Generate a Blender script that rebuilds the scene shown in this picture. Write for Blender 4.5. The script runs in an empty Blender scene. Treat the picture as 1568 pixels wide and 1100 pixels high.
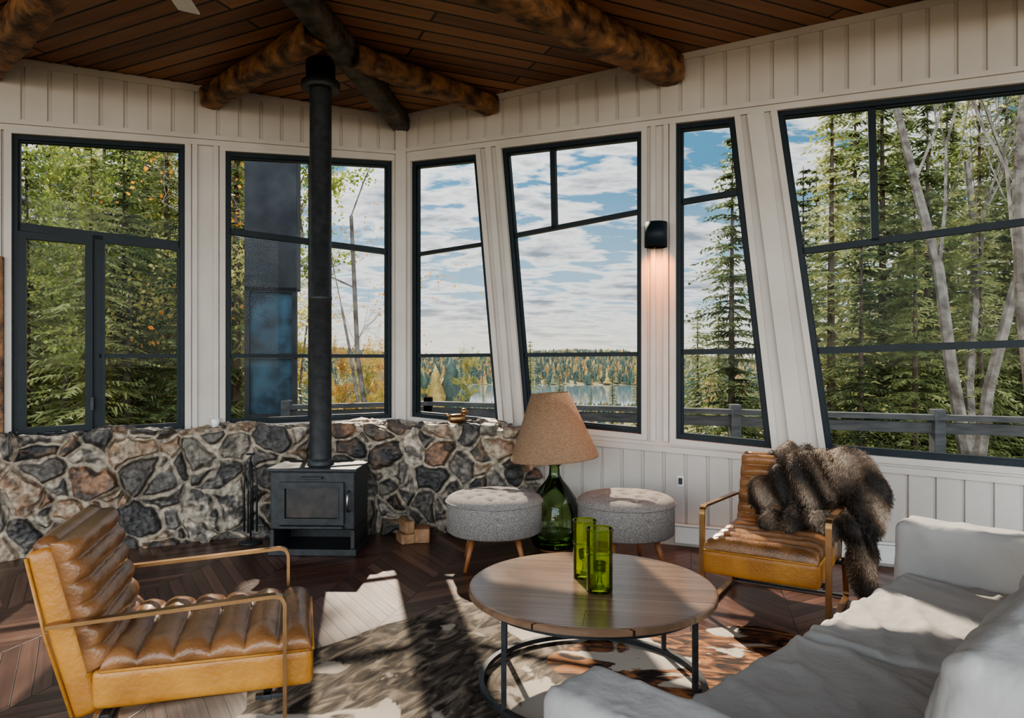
import bpy, bmesh, math, random
import numpy as np
from mathutils import Vector, Matrix, noise
from mathutils.geometry import tessellate_polygon
random.seed(7)
rng = np.random.default_rng(7)
S = bpy.context.scene
COL = S.collection
R = math.radians

# ------------------------------------------------------------------ materials
def new_mat(name):
    m = bpy.data.materials.new(name); m.use_nodes = True
    nt = m.node_tree
    return m, nt, nt.nodes['Principled BSDF'], nt.nodes, nt.links

def ramp(nodes, stops):
    r = nodes.new('ShaderNodeValToRGB')
    el = r.color_ramp.elements
    while len(el) < len(stops): el.new(0.5)
    for e, (p, c) in zip(el, stops):
        e.position = p; e.color = (c[0], c[1], c[2], 1)
    return r

def coords(nodes, links, scale=(1, 1, 1), rot=(0, 0, 0), kind='Object'):
    tc = nodes.new('ShaderNodeTexCoord'); mp = nodes.new('ShaderNodeMapping')
    mp.inputs['Scale'].default_value = scale; mp.inputs['Rotation'].default_value = rot
    links.new(tc.outputs[kind], mp.inputs['Vector'])
    return mp.outputs['Vector']

def mat(name, c1, c2=None, scale=5, rough=.5, metal=0, bump=0, bscale=None, stretch=(1, 1, 1), detail=4, lo=.35, hi=.65, spec=None):
    m, nt, b, N, L = new_mat(name)
    c2 = c2 or tuple(x * .8 for x in c1)
    v = coords(N, L, stretch)
    n = N.new('ShaderNodeTexNoise'); n.inputs['Scale'].default_value = scale; n.inputs['Detail'].default_value = detail
    L.new(v, n.inputs['Vector'])
    r = ramp(N, [(lo, c1), (hi, c2)]); L.new(n.outputs['Fac'], r.inputs['Fac'])
    L.new(r.outputs['Color'], b.inputs['Base Color'])
    b.inputs['Roughness'].default_value = rough; b.inputs['Metallic'].default_value = metal
    if spec is not None: b.inputs['Specular IOR Level'].default_value = spec
    if bump:
        n2 = N.new('ShaderNodeTexNoise'); n2.inputs['Scale'].default_value = bscale or scale * 4; n2.inputs['Detail'].default_value = 3
        L.new(v, n2.inputs['Vector'])
        bp = N.new('ShaderNodeBump'); bp.inputs['Strength'].default_value = bump; bp.inputs['Distance'].default_value = .02
        L.new(n2.outputs['Fac'], bp.inputs['Height']); L.new(bp.outputs['Normal'], b.inputs['Normal'])
    return m

def planks(name, cols, angle, bw, rh, rough, mortar=(.01, .006, .004), msize=.006, grain=(1.5, 30, 30), bump=.3, gmix=.5, chev=0):
    m, nt, b, N, L = new_mat(name)
    v = coords(N, L, rot=(0, 0, angle))
    br = N.new('ShaderNodeTexBrick')
    br.inputs['Scale'].default_value = 1; br.inputs['Brick Width'].default_value = bw; br.inputs['Row Height'].default_value = rh
    br.inputs['Mortar Size'].default_value = msize; br.inputs['Mortar Smooth'].default_value = .3; br.offset = .37
    br.inputs['Color1'].default_value = (0, 0, 0, 1); br.inputs['Color2'].default_value = (1, 1, 1, 1)
    br.inputs['Mortar'].default_value = (.5, .5, .5, 1)
    if chev:
        br.offset = 0
        br.inputs['Brick Width'].default_value = chev
        sp = N.new('ShaderNodeSeparateXYZ'); L.new(v, sp.inputs[0])
        ppg = N.new('ShaderNodeMath'); ppg.operation = 'PINGPONG'; ppg.inputs[1].default_value = chev; L.new(sp.outputs[0], ppg.inputs[0])
        ad0 = N.new('ShaderNodeMath'); ad0.operation = 'ADD'; L.new(ppg.outputs[0], ad0.inputs[0]); L.new(sp.outputs[1], ad0.inputs[1])
        cbx = N.new('ShaderNodeCombineXYZ'); L.new(sp.outputs[0], cbx.inputs[0]); L.new(ad0.outputs[0], cbx.inputs[1])
        v = cbx.outputs[0]
    L.new(v, br.inputs['Vector'])
    g = N.new('ShaderNodeTexNoise'); g.inputs['Scale'].default_value = 1; g.inputs['Detail'].default_value = 6
    mp = N.new('ShaderNodeMapping'); mp.inputs['Scale'].default_value = grain
    L.new(v, mp.inputs['Vector']); L.new(mp.outputs[0], g.inputs['Vector'])
    mx = N.new('ShaderNodeMix'); mx.data_type = 'RGBA'; mx.inputs[0].default_value = gmix
    L.new(br.outputs['Color'], mx.inputs[6]); L.new(g.outputs['Fac'], mx.inputs[7])
    n = len(cols)
    r = ramp(N, [(.15 + .7 * i / (n - 1), c) for i, c in enumerate(cols)])
    L.new(mx.outputs[2], r.inputs['Fac'])
    m2 = N.new('ShaderNodeMix'); m2.data_type = 'RGBA'
    L.new(br.outputs['Fac'], m2.inputs[0]); L.new(r.outputs['Color'], m2.inputs[6]); m2.inputs[7].default_value = (*mortar, 1)
    L.new(m2.outputs[2], b.inputs['Base Color'])
    b.inputs['Roughness'].default_value = rough
    ad = N.new('ShaderNodeMath'); ad.operation = 'MULTIPLY_ADD'; ad.inputs[1].default_value = -1.0
    L.new(br.outputs['Fac'], ad.inputs[0])
    ml = N.new('ShaderNodeMath'); ml.operation = 'MULTIPLY'; ml.inputs[1].default_value = .3
    L.new(g.outputs['Fac'], ml.inputs[0]); L.new(ml.outputs[0], ad.inputs[2])
    bp = N.new('ShaderNodeBump'); bp.inputs['Strength'].default_value = bump; bp.inputs['Distance'].default_value = .01
    L.new(ad.outputs[0], bp.inputs['Height']); L.new(bp.outputs['Normal'], b.inputs['Normal'])
    return m

def window_glass():
    m, nt, b, N, L = new_mat('window_glass')
    N.remove(b)
    out = N['Material Output']
    t = N.new('ShaderNodeBsdfTransparent'); t.inputs[0].default_value = (.97, .98, .98, 1)
    g = N.new('ShaderNodeBsdfGlossy'); g.inputs['Roughness'].default_value = .02
    f = N.new('ShaderNodeFresnel'); f.inputs['IOR'].default_value = 1.15
    mx = N.new('ShaderNodeMixShader')
    L.new(f.outputs[0], mx.inputs[0]); L.new(t.outputs[0], mx.inputs[1]); L.new(g.outputs[0], mx.inputs[2])
    L.new(mx.outputs[0], out.inputs[0])
    return m

def tinted_glass(name, col, ior=1.45, mixf=.35):
    m, nt, b, N, L = new_mat(name)
    out = N['Material Output']
    N.remove(b)
    t = N.new('ShaderNodeBsdfTransparent'); t.inputs[0].default_value = (*col, 1)
    g = N.new('ShaderNodeBsdfGlossy'); g.inputs['Roughness'].default_value = .04
    d = N.new('ShaderNodeBsdfTranslucent'); d.inputs[0].default_value = (*col, 1)
    m0 = N.new('ShaderNodeMixShader'); m0.inputs[0].default_value = mixf
    L.new(t.outputs[0], m0.inputs[1]); L.new(d.outputs[0], m0.inputs[2])
    f = N.new('ShaderNodeFresnel'); f.inputs['IOR'].default_value = ior
    mx = N.new('ShaderNodeMixShader')
    L.new(f.outputs[0], mx.inputs[0]); L.new(m0.outputs[0], mx.inputs[1]); L.new(g.outputs[0], mx.inputs[2])
    L.new(mx.outputs[0], out.inputs[0])
    return m

def leaf_mat(name, ca, cb, cc, trans=.45):
    m, nt, b, N, L = new_mat(name)
    out = N['Material Output']
    v = coords(N, L)
    n = N.new('ShaderNodeTexNoise'); n.inputs['Scale'].default_value = 1.3; n.inputs['Detail'].default_value = 5
    L.new(v, n.inputs['Vector'])
    oi = N.new('ShaderNodeObjectInfo')
    ad = N.new('ShaderNodeMath'); ad.operation = 'MULTIPLY_ADD'; ad.inputs[1].default_value = .35
    L.new(oi.outputs['Random'], ad.inputs[0]); 
    sb = N.new('ShaderNodeMath'); sb.operation = 'SUBTRACT'; sb.inputs[1].default_value = .17
    L.new(n.outputs['Fac'], sb.inputs[0]); L.new(sb.outputs[0], ad.inputs[2])
    r = ramp(N, [(.3, ca), (.5, cb), (.7, cc)]); L.new(ad.outputs[0], r.inputs['Fac'])
    L.new(r.outputs['Color'], b.inputs['Base Color']); b.inputs['Roughness'].default_value = .6
    t = N.new('ShaderNodeBsdfTranslucent'); L.new(r.outputs['Color'], t.inputs[0])
    mx = N.new('ShaderNodeMixShader'); mx.inputs[0].default_value = trans
    L.new(b.outputs[0], mx.inputs[1]); L.new(t.outputs[0], mx.inputs[2]); L.new(mx.outputs[0], out.inputs[0])
    return m

def attr_mat(name, rough=.7, bump=.4, bscale=30, var=.35):
    m, nt, b, N, L = new_mat(name)
    a = N.new('ShaderNodeAttribute'); a.attribute_name = 'Col'
    v = coords(N, L)
    n = N.new('ShaderNodeTexNoise'); n.inputs['Scale'].default_value = bscale; n.inputs['Detail'].default_value = 6
    L.new(v, n.inputs['Vector'])
    r = ramp(N, [(.3, (1 - var,) * 3), (.7, (1 + var,) * 3)]); L.new(n.outputs['Fac'], r.inputs['Fac'])
    mx = N.new('ShaderNodeMix'); mx.data_type = 'RGBA'; mx.blend_type = 'MULTIPLY'; mx.inputs[0].default_value = 1
    L.new(a.outputs['Color'], mx.inputs[6]); L.new(r.outputs['Color'], mx.inputs[7])
    L.new(mx.outputs[2], b.inputs['Base Color']); b.inputs['Roughness'].default_value = rough
    bp = N.new('ShaderNodeBump'); bp.inputs['Strength'].default_value = bump; bp.inputs['Distance'].default_value = .02
    L.new(n.outputs['Fac'], bp.inputs['Height']); L.new(bp.outputs['Normal'], b.inputs['Normal'])
    return m

M = {}
M['white'] = mat('painted_board', (.53, .49, .45), (.46, .42, .38), 2, .45, bump=.05)
M['black'] = mat('black_window_frame', (.006, .013, .018), (.010, .018, .025), 8, .45, spec=.25)
M['iron'] = mat('black_iron', (.022, .025, .028), (.038, .041, .045), 20, .45, .2, bump=.1, bscale=150, spec=.4)
M['glass'] = window_glass()
M['beam'] = mat('rough_log', (.035, .014, .006), (.33, .16, .065), 9, .6, bump=1, bscale=22, detail=10, lo=.36, hi=.68)
M['beam_dark'] = mat('dark_log', (.022, .018, .015), (.13, .105, .09), 8, .6, bump=1, bscale=20, detail=10, lo=.34, hi=.7)
M['leather'] = mat('cognac_leather', (.13, .057, .022), (.30, .145, .06), 6, .28, bump=.15, bscale=90)
M['leather_tan'] = mat('tan_leather_shell', (.48, .225, .045), (.32, .13, .025), 5, .38, bump=.15, bscale=60)
M['brass'] = mat('aged_brass', (.36, .21, .10), (.26, .15, .07), 10, .32, .9)
M['steel'] = mat('brushed_steel', (.4, .4, .4), (.3, .3, .3), 10, .3, 1)
M['sofa'] = mat('white_slipcover', (.43, .415, .395), (.37, .355, .34), 3, .85, bump=.5, bscale=11)
M['tweed'] = mat('grey_tweed', (.13, .12, .112), (.32, .295, .275), 160, .9, bump=.3, bscale=220, detail=2)
M['oak'] = mat('warm_oak', (.30, .12, .04), (.20, .08, .03), 6, .45, stretch=(6, 6, 1))
M['tabletop'] = planks('table_oak', [(.08, .043, .026), (.165, .098, .06), (.27, .17, .11)], R(10), 3, .17, .25, (.03, .018, .01), .002, (1.5, 26, 26), .1, .75)
M['floor'] = planks('dark_parquet_floor', [(.030, .013, .010), (.095, .043, .030), (.22, .12, .085)], R(14), 1.1, .105, .28, (.008, .004, .003), .004, (2.5, 30, 30), .25, .6, chev=.55)
cc = [(.085, .034, .016), (.22, .098, .045), (.40, .20, .095)]
M['ceilL'] = planks('pine_ceiling_a', cc, R(23), 2.6, .135, .5, (.010, .005, .004), .011, (1.2, 22, 22), .6, .5)
M['ceilR'] = planks('pine_ceiling_b', cc, R(-25.6), 2.6, .135, .5, (.010, .005, .004), .011, (1.2, 22, 22), .6, .5)
M['deck'] = planks('grey_deck', [(.10, .095, .09), (.2, .19, .18)], R(0), 3, .14, .8)
M['rail'] = mat('weathered_rail', (.035, .042, .05), (.07, .078, .085), 5, .8, stretch=(1, 1, 6))
M['burlap'] = mat('burlap_shade', (.36, .235, .145), (.22, .13, .075), 45, .9, bump=.5, bscale=120, stretch=(1, 1, 7))
M['jug'] = tinted_glass('green_jug_glass', (.56, .69, .45), 1.5, .10)
M['vase'] = tinted_glass('lime_glass', (.80, .92, .28), 1.4, .12)
M['stone'] = attr_mat('field_stone', .6, .8, 24, .6)
M['fur'] = attr_mat('fur', .75, 0, 30, .3)
M['forest'] = attr_mat('forest', .9, 0, 3, .3)
M['bark'] = mat('grey_bark', (.07, .058, .048), (.22, .195, .17), 6, .9, bump=1, bscale=14)
M['bark_dark'] = mat('spruce_bark', (.05, .035, .025), (.11, .085, .06), 6, .9, bump=.6)
M['needle'] = leaf_mat('spruce_needles', (.05, .075, .03), (.16, .20, .075), (.40, .41, .18), .5)
M['leaf_g'] = leaf_mat('green_leaves', (.14, .20, .04), (.36, .40, .10), (.60, .54, .20), .6)
M['leaf_y'] = leaf_mat('yellow_leaves', (.16, .20, .05), (.38, .32, .08), (.48, .28, .07), .55)
M['leaf_o'] = leaf_mat('orange_leaves', (.4, .15, .03), (.55, .28, .04), (.4, .35, .06), .55)
M['ground'] = mat('forest_floor', (.06, .06, .025), (.20, .16, .06), .8, .95)
M['lake'] = mat('lake_water', (.10, .16, .2), (.14, .2, .24), .05, .05)
M['firebrick'] = mat('fire_log', (.25, .12, .06), (.42, .26, .15), 9, .85, bump=.4)
M['enamel'] = mat('white_enamel', (.75, .74, .72), (.7, .69, .67), 3, .35)
M['painted_pane'] = mat('pane_painted_blue_reflection', (.015, .025, .035), (.035, .08, .12), 4, .5, detail=8, spec=.2)  # mottled blue reflection painted into the pane's base colour
M['annex'] = mat('annex_cladding', (.018, .021, .025), (.035, .039, .044), 3, .7, spec=.2)
M['stoveglass'] = mat('stove_glass', (.008, .007, .007), (.05, .035, .025), 7, .06)

# ------------------------------------------------------------------ helpers
def mk(name, verts, faces, m=None, parent=None, smooth=False, loc=None, rotz=None):
    me = bpy.data.meshes.new(name)
    me.from_pydata([tuple(v) for v in verts], [], [tuple(f) for f in faces])
    me.validate(); me.update()
    if m: me.materials.append(m)
    if smooth: me.polygons.foreach_set('use_smooth', [True] * len(me.polygons))
    o = bpy.data.objects.new(name, me); COL.objects.link(o)
    if parent: o.parent = parent
    if loc: o.location = loc
    if rotz is not None: o.rotation_euler = (0, 0, rotz)
    return o

def np_mesh(name, V, F, m=None, parent=None, smooth=False, col=None):
    V = np.asarray(V, dtype=np.float32); F = np.asarray(F, dtype=np.int32)
    me = bpy.data.meshes.new(name); k = F.shape[1]
    me.vertices.add(len(V)); me.vertices.foreach_set('co', V.ravel())
    me.loops.add(F.size); me.loops.foreach_set('vertex_index', F.ravel())
    me.polygons.add(len(F)); me.polygons.foreach_set('loop_start', np.arange(0, F.size, k, dtype=np.int32))
    me.polygons.foreach_set('loop_total', np.full(len(F), k, dtype=np.int32))
    if smooth: me.polygons.foreach_set('use_smooth', np.ones(len(F), dtype=bool))
    me.update(calc_edges=True); me.validate()
    if col is not None:
        a = me.color_attributes.new('Col', 'FLOAT_COLOR', 'POINT')
        c = np.ones((len(V), 4), dtype=np.float32); c[:, :3] = col
        a.data.foreach_set('color', c.ravel())
    if m: me.materials.append(m)
    o = bpy.data.objects.new(name, me); COL.objects.link(o)
    if parent: o.parent = parent
    return o

def empty(name, loc=(0, 0, 0), rotz=0):
    e = bpy.data.objects.new(name, None); COL.objects.link(e)
    e.location = loc; e.rotation_euler = (0, 0, rotz); e.empty_display_size = .1
    return e

def box(name, x0, x1, y0, y1, z0, z1, m, parent=None, bev=0, rot=None, seg=2):
    cx, cy, cz = (x0 + x1) / 2, (y0 + y1) / 2, (z0 + z1) / 2
    hx, hy, hz = (x1 - x0) / 2, (y1 - y0) / 2, (z1 - z0) / 2
    v = [(sx * hx, sy * hy, sz * hz) for sx in (-1, 1) for sy in (-1, 1) for sz in (-1, 1)]
    f = [(0, 1, 3, 2), (4, 6, 7, 5), (0, 4, 5, 1), (2, 3, 7, 6), (0, 2, 6, 4), (1, 5, 7, 3)]
    o = mk(name, v, f, m, parent)
    o.location = (cx, cy, cz)
    if rot: o.rotation_euler = rot
    if bev:
        b = o.modifiers.new('b', 'BEVEL'); b.width = bev; b.segments = seg
    return o

def tube_data(pts, rad, sides=8, cap=True):
    pts = [Vector(p) for p in pts]; n = len(pts)
    if not hasattr(rad, '__len__'): rad = [rad] * n
    V = []; F = []
    up = None
    for i, p in enumerate(pts):
        d = (pts[min(i + 1, n - 1)] - pts[max(i - 1, 0)]).normalized()
        if up is None:
            a = Vector((0, 0, 1)) if abs(d.z) < .9 else Vector((1, 0, 0))
            up = d.cross(a).normalized()
        up = (up - d * up.dot(d)).normalized()
        w = d.cross(up)
        for k in range(sides):
            t = 2 * math.pi * k / sides
            V.append(p + (up * math.cos(t) + w * math.sin(t)) * rad[i])
    for i in range(n - 1):
        for k in range(sides):
            k2 = (k + 1) % sides
            F.append((i * sides + k, i * sides + k2, (i + 1) * sides + k2, (i + 1) * sides + k))
    if cap:
        F.append(tuple(range(sides))[::-1]); F.append(tuple((n - 1) * sides + k for k in range(sides)))
    return V, F

def tube(name, pts, rad, m, parent=None, sides=10, closed=False):
    V, F = tube_data(pts, rad, sides, not closed)
    return mk(name, V, F, m, parent, True)

def ring(name, c, r, rad, m, parent=None, n=72, sides=8, sq=None):
    V = []; F = []
    for i in range(n):
        t = 2 * math.pi * i / n
        if sq:
            w, h = sq
            for a, b in ((-w, -h), (w, -h), (w, h), (-w, h)):
                V.append((c[0] + (r + a) * math.cos(t), c[1] + (r + a) * math.sin(t), c[2] + b))
            s = 4
        else:
            s = sides
            for k in range(s):
                q = 2 * math.pi * k / s
                V.append((c[0] + (r + rad * math.cos(q)) * math.cos(t), c[1] + (r + rad * math.cos(q)) * math.sin(t), c[2] + rad * math.sin(q)))
    for i in range(n):
        for k in range(s):
            F.append((i * s + k, ((i + 1) % n) * s + k, ((i + 1) % n) * s + (k + 1) % s, i * s + (k + 1) % s))
    return mk(name, V, F, m, parent, not sq)

def lathe(name, prof, m, parent=None, n=48, loc=(0, 0, 0), smooth=True):
    V = []; F = []
    for r, z in prof:
        for k in range(n):
            t = 2 * math.pi * k / n
            V.append((max(r, .0002) * math.cos(t), max(r, .0002) * math.sin(t), z))
    for i in range(len(prof) - 1):
        for k in range(n):
            k2 = (k + 1) % n
            F.append((i * n + k, i * n + k2, (i + 1) * n + k2, (i + 1) * n + k))
    o = mk(name, V, F, m, parent, smooth); o.location = loc
    return o

def flatbar(name, path, m, parent, y, w=.03, t=.012):
    P = [Vector((p[0], 0, p[1])) for p in path]; V = []; F = []; n = len(P)
    for i, p in enumerate(P):
        d = (P[min(i + 1, n - 1)] - P[max(i - 1, 0)]).normalized()
        nn = Vector((-d.z, 0, d.x))
        for a, b in ((-1, -1), (1, -1), (1, 1), (-1, 1)):
            V.append(p + nn * a * t / 2 + Vector((0, y + b * w / 2, 0)))
    for i in range(n - 1):
        for k in range(4):
            F.append((i * 4 + k, i * 4 + (k + 1) % 4, (i + 1) * 4 + (k + 1) % 4, (i + 1) * 4 + k))
    F.append((3, 2, 1, 0)); F.append(tuple((n - 1) * 4 + k for k in range(4)))
    return mk(name, V, F, m, parent)

def fillet(pts, r=.04, n=6):
    out = [pts[0]]
    for i in range(1, len(pts) - 1):
        a, b, c = Vector(pts[i - 1]), Vector(pts[i]), Vector(pts[i + 1])
        u = (a - b).normalized(); v = (c - b).normalized()
        p = b + u * r; q = b + v * r
        for k in range(n + 1):
            t = k / n
            out.append(tuple(p * (1 - t) ** 2 + b * 2 * t * (1 - t) + q * t * t))
    out.append(pts[-1]); return out

def soft_box(name, x0, x1, y0, y1, z0, z1, r, m, parent, cuts=26, puff=(0, 0, 0), amp=.004, freq=4, seed=0, rot=None, fold=0):
    hx, hy, hz = (x1 - x0) / 2, (y1 - y0) / 2, (z1 - z0) / 2
    bm = bmesh.new(); bmesh.ops.create_cube(bm, size=2)
    bmesh.ops.subdivide_edges(bm, edges=bm.edges[:], cuts=cuts, use_grid_fill=True)
    for v in bm.verts:
        q = Vector([math.sin(c * math.pi / 2) for c in v.co])
        p = Vector((q.x * hx, q.y * hy, q.z * hz))
        c = Vector((max(-hx + r, min(hx - r, p.x)), max(-hy + r, min(hy - r, p.y)), max(-hz + r, min(hz - r, p.z))))
        d = p - c
        if d.length > 1e-6: p = c + d.normalized() * r
        fx, fy, fz = 1 - q.x ** 2, 1 - q.y ** 2, 1 - q.z ** 2
        p.x += puff[0] * q.x * fy * fz; p.y += puff[1] * q.y * fx * fz; p.z += puff[2] * q.z * fx * fy
        w = Vector((p.x + seed * 7.1 + x0, p.y + y0, p.z))
        nn = noise.noise(w * freq) * amp
        if fold:
            g1 = noise.noise(Vector((w.x * 2.2 + w.y * 1.5, w.y * 6 - w.x * 5, w.z * 3)))
            g2 = noise.noise(Vector((w.x * 5 - w.y * 3 + 9, w.y * 2, w.z * 4 + w.x * 2)))
            nn += fold * (max(0, 1 - abs(g1) * 7) + .7 * max(0, 1 - abs(g2) * 8))
        dirv = Vector((q.x ** 5, q.y ** 5, q.z ** 5))
        if dirv.length > 1e-5: p += dirv.normalized() * nn
        v.co = p
    me = bpy.data.meshes.new(name); bm.to_mesh(me); bm.free()
    me.materials.append(m); me.polygons.foreach_set('use_smooth', [True] * len(me.polygons))
    o = bpy.data.objects.new(name, me); COL.objects.link(o); o.parent = parent
    o.location = ((x0 + x1) / 2, (y0 + y1) / 2, (z0 + z1) / 2)
    if rot: o.rotation_euler = rot
    return o

# ------------------------------------------------------------------ room shell
CX, CY = -1.014, 6.6
AR, AL = math.atan2(-.392, .920), math.atan2(.4329, .9015)
TH = .14

def inset(poly, w):
    n = len(poly); out = []
    P = [Vector(p) for p in poly]
    for i in range(n):
        a, b, c = P[i - 1], P[i], P[(i + 1) % n]
        d1 = (b - a).normalized(); d2 = (c - b).normalized()
        n1 = Vector((-d1.y, d1.x)); n2 = Vector((-d2.y, d2.x))
        p1 = a + n1 * w; p2 = b + n2 * w
        den = d1.x * d2.y - d1.y * d2.x
        t = ((p2.x - p1.x) * d2.y - (p2.y - p1.y) * d2.x) / den
        out.append(p1 + d1 * t)
    return out

def frame(name, poly, w, y0, y1, m, parent):
    a = [Vector(p) for p in poly]; b = inset(poly, w); n = len(a)
    V = []; F = []
    for y in (y0, y1):
        for p in a: V.append((p.x, y, p.y))
        for p in b: V.append((p.x, y, p.y))
    for i in range(n):
        j = (i + 1) % n
        F += [(i, j, n + j, n + i), (2 * n + i, 3 * n + i, 3 * n + j, 2 * n + j),
              (i, 2 * n + i, 2 * n + j, j), (n + i, n + j, 3 * n + j, 3 * n + i)]
    return mk(name, V, F, m, parent)

def bar(name, p, q, w, y0, y1, m, parent):
    p, q = Vector(p), Vector(q); d = (q - p).normalized(); n = Vector((-d.y, d.x)) * w / 2
    c = [p - n, q - n, q + n, p + n]
    V = [(a.x, y, a.y) for y in (y0, y1) for a in c]
    F = [(0, 1, 2, 3), (7, 6, 5, 4), (0, 4, 5, 1), (1, 5, 6, 2), (2, 6, 7, 3), (3, 7, 4, 0)]
    return mk(name, V, F, m, parent)

def wall(name, rotz, outer, holes):
    root = empty(name, (CX, CY, 0), rotz)
    loops = [[Vector((x, z, 0)) for x, z in outer]] + [[Vector((x, z, 0)) for x, z in h] for h in holes]
    tris = tessellate_polygon(loops)
    flat = [p for l in loops for p in l]; n = len(flat)
    V = [(p.x, 0, p.y) for p in flat] + [(p.x, TH, p.y) for p in flat]
    F = [tuple(t) for t in tris] + [tuple(n + i for i in reversed(t)) for t in tris]
    k = 0
    for l in loops:
        m = len(l)
        for i in range(m):
            a, b = k + i, k + (i + 1) % m
            F.append((a, b, n + b, n + a))
        k += m
    mk('wall_core', V, F, M['white'], root)
    return root

WR = {
 3: [(.104, .925), (.986, .874), (.766, 3.242), (.104, 3.25)],
 4: [(1.217, .905), (2.228, .851), (2.228, 3.262), (1.004, 3.267)],
 5: [(2.497, .826), (3.204, .784), (2.938, 3.283), (2.497, 3.29)],
 6: [(3.574, .779), (5.75, .70), (5.75, 3.25), (3.241, 3.291)],
}
WL = {
 1: [(-2.977, .847), (-1.813, .884), (-1.813, 3.184), (-2.977, 3.116)],
 2: [(-1.508, .899), (-.092, .913), (-.092, 3.256), (-1.508, 3.169)],
}
MUN = {
 3: [((.13, 2.41), (.83, 2.465), .03), ((.13, 1.48), (.93, 1.485), .03)],
 4: [((1.09, 2.516), (2.2, 2.637), .036), ((1.16, 1.485), (2.2, 1.49), .034), ((1.471, 2.55), (1.455, 3.25), .045)],
 5: [((2.52, 2.685), (2.99, 2.727), .042), ((2.52, 1.505), (3.12, 1.512), .042)],
 6: [((3.38, 2.244), (5.72, 2.44), .048), ((3.48, 1.51), (5.72, 1.585), .05), ((3.895, 2.29), (3.87, 3.27), .05)],
 1: [((-2.95, 2.44), (-1.83, 2.375), .06), ((-2.42, 1.475), (-1.83, 1.475), .032), ((-2.43, .87), (-2.43, 2.41), .07)],
 2: [((-1.49, 2.52), (-.11, 2.434), .05), ((-1.49, 1.477), (-.11, 1.477), .032)],
}
LEN = 6.6
wr = wall('wall_right', AR, [(0, -.3), (LEN, -.3), (LEN, 4.2), (0, 3.84)], WR.values())
wl = wall('wall_left', AL, [(-4.6, -.3), (0, -.3), (0, 3.84), (-4.6, 3.84)], WL.values())

def windows(d, rotz):
    for k, q in d.items():
        w = empty('window_%d' % k, (CX, CY, 0), rotz)
        frame('casing', inset(q, -.045), .045, -.022, .0, M['white'], w)
        frame('frame', q, .035, .015, .10, M['black'], w)
        frame('frame_bead', inset(q, .03), .018, .035, .085, M['black'], w)
        for i, (p, r, wd) in enumerate(MUN[k]):
            bar('muntin_%d' % i, p, r, wd, .035, .085, M['black'], w)
        i2 = inset(q, .03)
        mk('glass_pane', [(p.x, .06, p.y) for p in i2], [(0, 1, 2, 3)], M['glass'], w)
        if k == 1:
            frame('casement_sash', [(-2.94, .885), (-2.46, .90), (-2.46, 2.38), (-2.94, 2.40)], .05, .0, .05, M['black'], w)
            frame('sash_right', [(-2.40, .90), (-1.85, .915), (-1.85, 2.35), (-2.40, 2.375)], .022, .02, .05, M['black'], w)
            box('crank', -2.77, -2.62, -.03, .01, .885, .905, M['iron'], w, .006)
            tube('crank_arm', [(-2.70, -.03, .90), (-2.66, -.06, .91), (-2.62, -.065, .90)], .006, M['iron'], w, 6)
            box('latch', -2.475, -2.45, -.02, .01, 1.05, 1.16, M['iron'], w, .004)
        if k == 2:
            bar('mullion', (-.81, .91), (-.81, 3.21), .03, .035, .085, M['black'], w)
windows(WR, AR); windows(WL, AL)

def boards(root, name, x0, x1, zlo, zhi, step=.168, y=-.014):
    V = []; F = []
    x = x0
    while x < x1 - .02:
        xe = min(x + step - .016, x1); b = len(V)
        za, zb = zlo(x), zlo(xe); zc, zd = zhi(xe), zhi(x)
        bv = .007
        V += [(x, 0, za), (xe, 0, zb), (xe, 0, zc), (x, 0, zd), (x + bv, y, za), (xe - bv, y, zb), (xe - bv, y, zc), (x + bv, y, zd)]
        F += [(b + 4, b + 5, b + 6, b + 7), (b, b + 1, b + 5, b + 4), (b + 1, b + 2, b + 6, b + 5), (b + 2, b + 3, b + 7, b + 6), (b + 3, b, b + 4, b + 7)]
        x += step
    mk(name, V, F, M['white'], root)
ctopR = lambda u: 3.68 + .055 * u
boards(wr, 'upper_boards', .02, LEN, lambda u: 3.345, lambda u: ctopR(u) + .03)
boards(wr, 'lower_boards', .9, LEN, lambda u: .02, lambda u: .865 - .0415 * u)
boards(wl, 'upper_boards', -4.58, -.02, lambda u: 3.33 + .046 * u, lambda u: 3.71)
def trimline(root, name, p, q, w, y0):
    bar(name, p, q, w, y0, .0, M['white'], root)
trimline(wr, 'trim_head', (-.01, 3.352), (LEN, 3.352), .035, -.045)
trimline(wr, 'trim_fascia', (-.01, 3.312), (LEN, 3.312), .045, -.024)
trimline(wr, 'trim_crown', (-.01, 3.655), (LEN, 3.655 + .055 * LEN), .05, -.03)
trimline(wr, 'trim_sill', (1.0, .80), (LEN, .80 - .041 * (LEN - 1)), .045, -.035)
trimline(wr, 'baseboard_right', (.9, .06), (LEN, .06), .12, -.025)
trimline(wl, 'trim_head', (-4.6, 3.335 - .046 * 4.6), (.01, 3.335), .035, -.045)
trimline(wl, 'trim_fascia', (-4.6, 3.295 - .046 * 4.6), (.01, 3.295), .045, -.024)
trimline(wl, 'trim_crown', (-4.6, 3.645), (.01, 3.645), .05, -.03)
for x0, x1 in ((-1.76, -1.72), (-1.60, -1.56), (-3.12, -3.04)):
    box('trim_pier', x0, x1, -.02, 0, .85, 3.2, M['white'], wl, .003)
for x0, x1 in ((2.30, 2.34), (2.40, 2.44)):
    box('trim_pier', x0, x1, -.02, 0, .8, 3.3, M['white'], wr, .003)
bar('trim_brace', (1.10, .90), (.885, 3.29), .05, -.03, 0, M['white'], wr)
bar('trim_brace_1', (3.39, .80), (3.09, 3.29), .12, -.035, 0, M['white'], wr)
box('trim_corner', CX - .05, CX + .05, CY - .07, CY + .02, 0, 3.68, M['white'], None, .01)
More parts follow.
